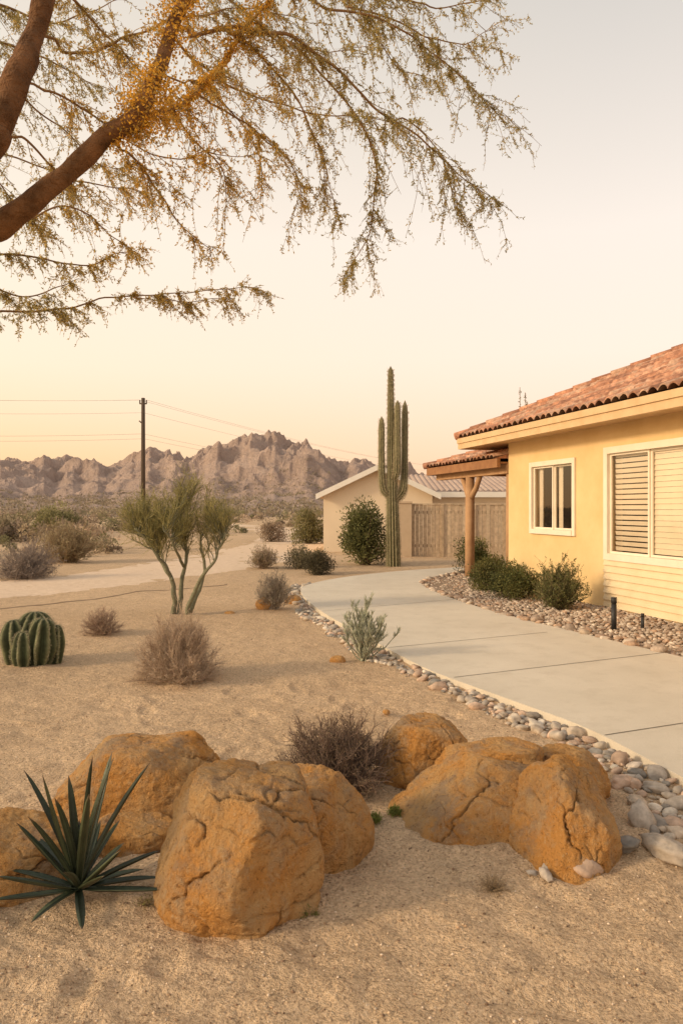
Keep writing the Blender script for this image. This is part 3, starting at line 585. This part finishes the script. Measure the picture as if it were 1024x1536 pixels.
for k in range(7):
    z=.06+k*.108;v=np.array([HP(3.30,.002,z),HP(LEN,.002,z),HP(LEN,.045,z),HP(3.30,.045,z),HP(3.30,.016,z+.112),HP(LEN,.016,z+.112),HP(3.30,.002,z+.112),HP(LEN,.002,z+.112)])
    ps.append((v,np.array([[0,1,2,3],[3,2,5,4],[4,5,7,6],[0,3,4,6],[1,7,5,2]])))
build('lap_siding',ps,[M_siding],parent=H)
TCOL=[(.46,.225,.135),(.40,.19,.115),(.53,.28,.175),(.34,.17,.11),(.50,.31,.21)]
def hiproof(pre,s0,o0,z0,slope,LN,VM,nearhip=True):
    p=.20;du=p/8;us=np.arange(0,LN+du,du);cs=.34;vs=[]
    for k in range(int(VM/cs)+1):
        for t in(0,.5,.96): 
            if (k+t)*cs<=VM: vs.append((k+t)*cs)
    vs=np.array(vs);U,Vv=np.meshgrid(us,vs);Uc=np.maximum(U,Vv)
    if nearhip: Uc=np.minimum(Uc,LN-Vv)
    fr_=(Vv/cs)%1;ti=np.floor(Uc/p+1e-6);tj=np.floor(Vv/cs+1e-6);hh=.065*np.abs(np.sin(np.pi*Uc/p))**.8+.042*(1-fr_)+.009*vn(P3(ti*1.37,tj*1.91),3)
    Pp=np.stack(HP(s0+Uc,o0-Vv+ .018*vn(P3(ti*1.3,tj*1.7),5),z0+slope*Vv+hh),-1)
    nu=len(us);i=np.arange(len(vs)-1)[:,None]*nu+np.arange(nu-1)[None];f=np.stack([i,i+1,i+nu+1,i+nu],-1).reshape(-1,4)
    tid=_h(ti,tj,0*Uc,2.0);cc=np.array(TCOL)[(tid*len(TCOL)).astype(int).clip(0,len(TCOL)-1)]*(.8+.4*_h(ti,tj,1+0*Uc,5))[...,None]
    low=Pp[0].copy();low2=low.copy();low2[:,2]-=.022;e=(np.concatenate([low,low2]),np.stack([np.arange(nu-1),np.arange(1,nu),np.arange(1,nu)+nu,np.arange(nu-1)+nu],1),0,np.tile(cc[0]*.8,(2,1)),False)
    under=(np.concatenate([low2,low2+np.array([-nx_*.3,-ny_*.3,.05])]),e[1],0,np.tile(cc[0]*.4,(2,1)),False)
    build(pre+'_tiles',[(Pp.reshape(-1,3),f,0,cc.reshape(-1,3),True),e,under],[M_tile],parent=H)
    q=2*VM;A_=HP(s0,o0,z0);B_=HP(s0,o0-q,z0);R1=HP(s0+VM,o0-VM,z0+slope*VM);E1=HP(s0+LN,o0,z0);E2=HP(s0+LN,o0-q,z0);R2=HP(s0+LN-(VM if nearhip else 0),o0-VM,z0+slope*VM)
    build(pre+'_rear_slopes',[(np.array([A_,B_,R1]),np.array([[0,1,2]]),0,np.array(TCOL[0])),(np.array([B_,E2,R2,R1]),np.array([[0,1,2,3]]),0,np.array(TCOL[0])),(np.array([E1,E2,R2]),np.array([[0,1,2]]),0,np.array(TCOL[0]))],[M_tile],parent=H)
    caps=[]
    def line(a,b):
        a=np.array(a);b=np.array(b);L_=np.linalg.norm(b-a);n=max(int(L_/.36),1);d=(b-a)/L_
        for k in range(n):
            st=a+d*k*L_/n;en=st+d*.42;st=st+[0,0,.060];en=en+[0,0,.045];caps.append(tube([st,en],[.085,.070],10,0,pal(TCOL,1,.1)))
    line(A_,R1);line(R1,R2);line(B_,R1)
    build(pre+'_ridge_caps',caps,[M_tile],parent=H)
hiproof('roof',-1.24,.62,3.08,.45,LEN+1.9,4.3)
hiproof('porch_roof',-4.05,.29,2.60,.30,4.0,2.7,nearhip=False)
ps=[box(-1.20,LEN+.5,.50,.58,2.86,3.08,HP),box(-1.20,LEN+.5,.58,.605,2.98,3.085,HP),box(-1.24,-1.16,-7.5,.50,2.86,3.08,HP)]
build('fascia',ps,[M_fascia],parent=H)
build('soffit',[box(-1.16,LEN+.4,-7.5,.50,2.90,2.93,HP)],[M_fascia],parent=H)
ps=[box(-4.0,-.02,.17,.24,2.42,2.60,HP),box(-4.02,-3.94,-5,.17,2.42,2.60,HP)];build('porch_fascia',ps,[M_wood],parent=H)
ps=[box(-3.9,-.02,-5,.16,2.50,2.53,HP)];build('porch_ceiling',ps,[M_wood],parent=H)
ps=[box(-3.9,-.02,-.18,.02,2.30,2.50,HP)]
pp=lambda s,o,z:np.array(HP(s,o,z))
for s,o in((-2.0,-.05),(-3.75,-2.6),(-.12,-.08)):
    r=.105 if s!=-.12 else .07
    ps.append(tube([pp(s,o,-.05),pp(s,o,1.1),pp(s+.01,o,2.32)],[r*1.05,r,r*.95],14))
ps.append(tube([pp(-2.0,-.05,1.78),pp(-1.72,-.08,2.05),pp(-1.5,-.08,2.34)],[.07,.06,.06],10));ps.append(tube([pp(-2.0,-.05,1.78),pp(-2.28,-.08,2.05),pp(-2.5,-.08,2.34)],[.07,.06,.06],10))
M_post=simple('post_timber',(.46,.28,.15),(.36,.20,.10),5,.8,40,.006)
build('porch_posts',ps,[M_post],parent=H)
# ---------------------------------------------------------------- neighbour garage
Nb=empty('cream_garage');NY=27.0
def wx(px,Y): return (px-512)/F*Y
def wz(py,Y): return CH+(HZ-py)*Y/F
xl,xr,xa=wx(485,NY),wx(648,NY),wx(566,NY);ze,za=wz(742,NY),wz(703,NY)
def prism(y0,y1): return np.array([[x,y,z] for y in(y0,y1) for x,z in((xl,-.1),(xr,-.1),(xr,ze),(xa,za),(xl,ze))])
V=prism(NY,NY+8);build('walls',[(V,np.array([[0,1,2,3],[5,6,7,8]])),(V,np.array([[0,3,4],[5,8,9]])),(V,np.array([[0,5,9,4],[1,6,7,2]]))],[M_cream],parent=Nb)
def slope(x0,z0,x1,z1,y0,y1,th): 
    v=np.array([[x,y,z+dz] for x,z in((x0,z0),(x1,z1)) for y in(y0,y1) for dz in(0,th)]);f=np.array([[0,1,3,2],[4,6,7,5],[0,4,5,1],[2,3,7,6],[0,2,6,4],[1,5,7,3]]);return(v,f,0,None,False)
sl=(za-ze)/(xa-xl);xo=xl-.25
M_wr=simple('weathered_roof',(.52,.39,.31),(.42,.30,.235),2,.9)
build('roof_tiles',[slope(xo,ze-.25*sl+.05,xa,za+.05,NY-.3,NY+8.2,.09),slope(xr+.25,ze-.25*sl+.05,xa+.001,za+.052,NY-.3,NY+8.2,.09)],[M_wr],parent=Nb)
build('bargeboards',[slope(xo-.02,ze-.25*sl-.06,xa,za-.06,NY-.36,NY-.31,.20),slope(xr+.27,ze-.25*sl-.06,xa+.001,za-.06,NY-.365,NY-.315,.20)],[M_white],parent=Nb)
y2=29.5;build('wing_wall',[box(wx(640,y2),wx(800,y2),y2,y2+5,-.1,wz(742,y2))],[M_cream],parent=Nb)
build('wing_fascia',[box(wx(636,y2),wx(805,y2),y2-.4,y2-.34,wz(746,y2),wz(738,y2))],[M_white],parent=Nb)
us=np.linspace(wx(600,y2),wx(805,y2)+.5,330);vs=np.linspace(0,1,20);U,Vv=np.meshgrid(us,vs);zz=wz(738,y2)+(wz(714,33.5)-wz(738,y2))*Vv+.05*np.abs(np.sin(U*np.pi/.22))+.03*((Vv*10)%1<.5)
nu=len(us);i=np.arange(len(vs)-1)[:,None]*nu+np.arange(nu-1)[None];build('wing_roof',[(np.stack([U,y2-.34+4.34*Vv,zz],-1),np.stack([i,i+1,i+nu+1,i+nu],-1).reshape(-1,4))],[M_wr],parent=Nb)
FY=24.3;ps=[];x=wx(617,FY);xe=wx(812,FY);top=wz(757,FY)
while x<xe:
    ps.append(box(x,x+.115,FY+rng.uniform(-.006,.006),FY+.03,-.05,top+rng.uniform(-.01,.01),None,0,pal([(.50,.38,.26),(.46,.345,.235),(.54,.42,.29)],1,.05)[0]));x+=.13
ps.append(box(wx(617,FY),xe,FY+.035,FY+.075,.3,.4,None,0,(.2,.13,.08)));ps.append(box(wx(617,FY),xe,FY+.035,FY+.075,top-.3,top-.2,None,0,(.2,.13,.08)))
ps.append(box(wx(617,FY),xe,FY-.03,FY+.10,top,top+.04,None,0,(.54,.42,.29)))
for px in(617,663,711,757,806): ps.append(box(wx(px,FY)-.045,wx(px,FY)+.045,FY-.045,FY-.008,-.05,top,None,0,(.44,.33,.22)))
build('slat_fence',ps,[attrmat('fence_wood',.85,9,60,.004)])
build('gate_pillar',[box(wx(596,FY),wx(616,FY),FY-.25,FY+.2,-.05,wz(755,FY)),box(wx(595,FY),wx(617,FY),FY-.28,FY+.23,wz(755,FY),wz(752,FY))],[simple('pillar_stucco',(.56,.43,.30),(.50,.38,.26),4,.9)])
def bollard(px,py,h,r):
    g=G(px,py);build('path_light',[tube([g,g+[0,0,h*.8]],r,14),tube([g+[0,0,h*.8],g+[0,0,h*.83]],r*.8,14),tube([g+[0,0,h*.83],g+[0,0,h]],r*1.04,14)],[M_black])
bollard(920,950,.46,.034);bollard(963,948,.24,.02)
Pe=crom([G(a,b,.0) for a,b in[(-200,935),(0,912),(120,900),(220,887),(340,878)]],14);Pe[:,1]+=.08*vn(Pe*1.5,3);Pe[:,2]=gh(Pe[:,0],Pe[:,1])+.001
build('landscape_edging',[tube(Pe,.014,6)],[simple('edging_rubber',(.34,.24,.16),(.42,.31,.2),6,.8)])
def pole(px,Y,h):
    x=wx(px,Y);e=empty('utility_pole');build('pole_shaft',[tube([(x,Y,-.2),(x,Y,h)],[.15,.11],12)],[M_pole],parent=e)
    build('hardware',[tube([(x-.22,Y,h-.35),(x+.22,Y,h-.35)],.04,6),tube([(x,Y,h-1.6),(x-.25,Y,h-1.4)],.04,6),tube([(x-.2,Y,h-.35),(x-.2,Y,h-.12)],.04,8),tube([(x+.2,Y,h-.35),(x+.2,Y,h-.12)],.04,8)],[M_pole],parent=e);return x
M_pole=simple('pole_wood',(.07,.05,.035),(.10,.07,.05),5,.9);M_wire=simple('wire',(.36,.30,.24),(.40,.33,.27),5,.8)
h=wz(597,45.0);x0=pole(215,45.0,h);x1=pole(690,120.0,h);xL=-52.0;yL=33.0
e=empty('utility_pole');build('pole_shaft',[tube([(xL,yL,-.2),(xL,yL,h+1)],[.15,.11],12)],[M_pole],parent=e)
ps=[]
for dz,dx in((-.12,-.2),(-.12,.2),(-.9,0),(-2.2,0),(-2.5,.05)):
    for A_,B_ in(((xL,yL,h+1+dz),(x0+dx,45,h+dz)),((x0+dx,45,h+dz),(x1+dx,120,h+dz))):
        t=np.linspace(0,1,24);Q=np.array(A_)[None]*(1-t[:,None])+np.array(B_)[None]*t[:,None];Q[:,2]-=.9*4*t*(1-t);ps.append(tube(Q,.007,4))
build('power_lines',ps,[M_wire])
b=np.array([wx(790,20.5),20.5,0]);n=4;A=curves(np.repeat(b[None],n,0),np.array([0,0,1.])+rng.normal(size=(n,3))*[.03,.05,0],4.5+.6*rng.random(n),9,-.0,.02)
q,t=pick(A,700,.3);build('ocotillo',[btubes(A,np.linspace(.03,.008,9),5,0,pal([(.2,.16,.09)],n)),leaves(q,unit(rng.normal(size=(700,3))),.06,.025,1,pal([(.22,.2,.09)],700))],[M_bark,M_leaf])
# ---------------------------------------------------------------- mountains
sil=[(-400,700),(-250,672),(-120,690),(0,684),(25,682),(42,688),(65,678),(82,686),(100,676),(122,686),(140,684),(160,697),(180,688),(200,676),(225,668),(255,672),(282,683),(300,672),(325,659),(342,660),(355,652),(378,645),(395,647),(412,641),(430,654),(445,660),(460,657),(470,668),(490,680),(512,692),(530,684),(548,683),(565,694),(590,700),(612,688),(625,704),(660,712),(720,722),(800,715),(900,700),(1100,690),(1400,700)]
us=np.linspace(-.85,.85,900);yv=np.concatenate([np.linspace(120,300,40)[:-1],np.linspace(300,620,150)])
U,YY=np.meshgrid(us,yv);XX=U*YY
S_=np.interp(512+U*F,[a for a,b in sil],[HZ-b for a,b in sil])
t=np.clip((YY-120)/(470-120),0,1);sm=lambda q:q*q*(3-2*q)
prof=.20*sm(np.clip(t/.5,0,1))+.8*sm(np.clip((t-.42)/.58,0,1));back=np.clip(1-(YY-480)/160,0,1);prof=prof*(.25+.75*sm(back))
Rg=ridged(P3(XX/75,YY/75),5,2);Rf=ridged(P3(XX/17+5,YY/17),4,9)
hh=(S_*470/F)*prof*(.55+.75*Rg)+(S_*470/F)*prof*.30*(Rf-.5)+prof**.5*2.6*(fbm(P3(XX/6,YY/6),3,4))
sc=(hh*F/YY).max(0);want=S_[0]+3*vn(P3(us*260,us*0),1)+2.4*vn(P3(us*700,us*0),2);ratio=want/sc;k=np.ones(7)/7;ratio=np.convolve(np.pad(ratio,3,'edge'),k,'valid');hh=hh*np.clip(ratio,.3,3)[None]
hh[0]=-1;hh=np.where(YY<125,-1,hh)
nu=len(us);i=np.arange(len(yv)-1)[:,None]*nu+np.arange(nu-1)[None];f=np.stack([i,i+1,i+nu+1,i+nu],-1).reshape(-1,4)
build('rocky_mountains',[(np.stack([XX,YY,hh],-1),f)],[M_mtn],False,recenter=False)
ii=rng.integers(0,XX.size,16000);px_=XX.ravel()[ii];py_=YY.ravel()[ii];pz=hh.ravel()[ii];ok=(py_<340)&(py_>122)&(px_<30)&(px_>-260);px_,py_,pz=px_[ok],py_[ok],pz[ok];n=len(px_)
q=np.repeat(np.stack([px_,py_,pz],1),12,0)+rng.normal(size=(n*12,3))*[.8,.8,.3]+[0,0,.4]
build('hillside_scrub',[leaves(q,rng.normal(size=q.shape)+[0,0,.6],.7,.45,0,pal([(.31,.26,.17),(.37,.285,.2),(.27,.22,.15)],len(q)))],[M_leaf])
# ---------------------------------------------------------------- world, sun, camera
sc=bpy.context.scene
w=bpy.data.worlds.new('World');sc.world=w;w.use_nodes=True;nt=w.node_tree;nt.nodes.clear();N_=nt.nodes.new;Lk=nt.links.new
SAZ=math.radians(250);SEL=math.radians(20)
sky=N_('ShaderNodeTexSky');sky.sky_type='NISHITA';sky.sun_disc=False;sky.sun_elevation=SEL;sky.sun_rotation=SAZ;sky.dust_density=4;sky.air_density=1.0;sky.ozone_density=.5
b1=N_('ShaderNodeBackground');b1.inputs[1].default_value=.05;Lk(sky.outputs[0],b1.inputs[0])
tc=N_('ShaderNodeTexCoord');sx=N_('ShaderNodeSeparateXYZ');Lk(tc.outputs['Generated'],sx.inputs[0])
def ramp(st):
    n=N_('ShaderNodeValToRGB');e=n.color_ramp.elements
    while len(e)<len(st): e.new(.5)
    for i,(p,c) in enumerate(st): e[i].position=p;e[i].color=(*c,1)
    return n
r1=ramp([(0,(1,.57,.25)),(.07,(1,.66,.34)),(.18,(1,.78,.53)),(.34,(.98,.82,.63)),(.58,(.80,.70,.56)),(1,(.54,.51,.46))])
r2=ramp([(0,(1,.61,.39)),(.10,(1,.68,.47)),(.20,(1,.77,.59)),(.34,(.93,.79,.65)),(.58,(.64,.58,.50)),(1,(.46,.46,.45))])
Lk(sx.outputs[2],r1.inputs[0]);Lk(sx.outputs[2],r2.inputs[0])
mr=N_('ShaderNodeMapRange');mr.inputs[1].default_value=-.5;mr.inputs[2].default_value=.3;Lk(sx.outputs[0],mr.inputs[0])
mx=N_('ShaderNodeMix');mx.data_type='RGBA';Lk(mr.outputs[0],mx.inputs[0]);Lk(r1.outputs[0],mx.inputs[6]);Lk(r2.outputs[0],mx.inputs[7])
b2=N_('ShaderNodeBackground');b2.inputs[1].default_value=1.0;Lk(mx.outputs[2],b2.inputs[0])
ad=N_('ShaderNodeAddShader');Lk(b1.outputs[0],ad.inputs[0]);Lk(b2.outputs[0],ad.inputs[1]);wo=N_('ShaderNodeOutputWorld');Lk(ad.outputs[0],wo.inputs[0])
sd=bpy.data.lights.new('sun','SUN');sd.energy=2.5;sd.angle=math.radians(8);sd.color=(1,.77,.50);so=bpy.data.objects.new('sun',sd);sc.collection.objects.link(so)
dirs=Vector((math.sin(SAZ)*math.cos(SEL),math.cos(SAZ)*math.cos(SEL),math.sin(SEL)));so.rotation_euler=dirs.to_track_quat('Z','Y').to_euler()
cd=bpy.data.cameras.new('camera');co=bpy.data.objects.new('camera',cd);sc.collection.objects.link(co);co.location=(0,0,CH);co.rotation_euler=(math.pi/2,0,0)
cd.sensor_fit='VERTICAL';cd.sensor_height=36;cd.lens=F/1536*36;cd.shift_y=-6/1536;cd.clip_end=5000;cd.clip_start=.05;sc.camera=co
sc.view_settings.view_transform='Standard';sc.view_settings.look='None';sc.view_settings.exposure=0
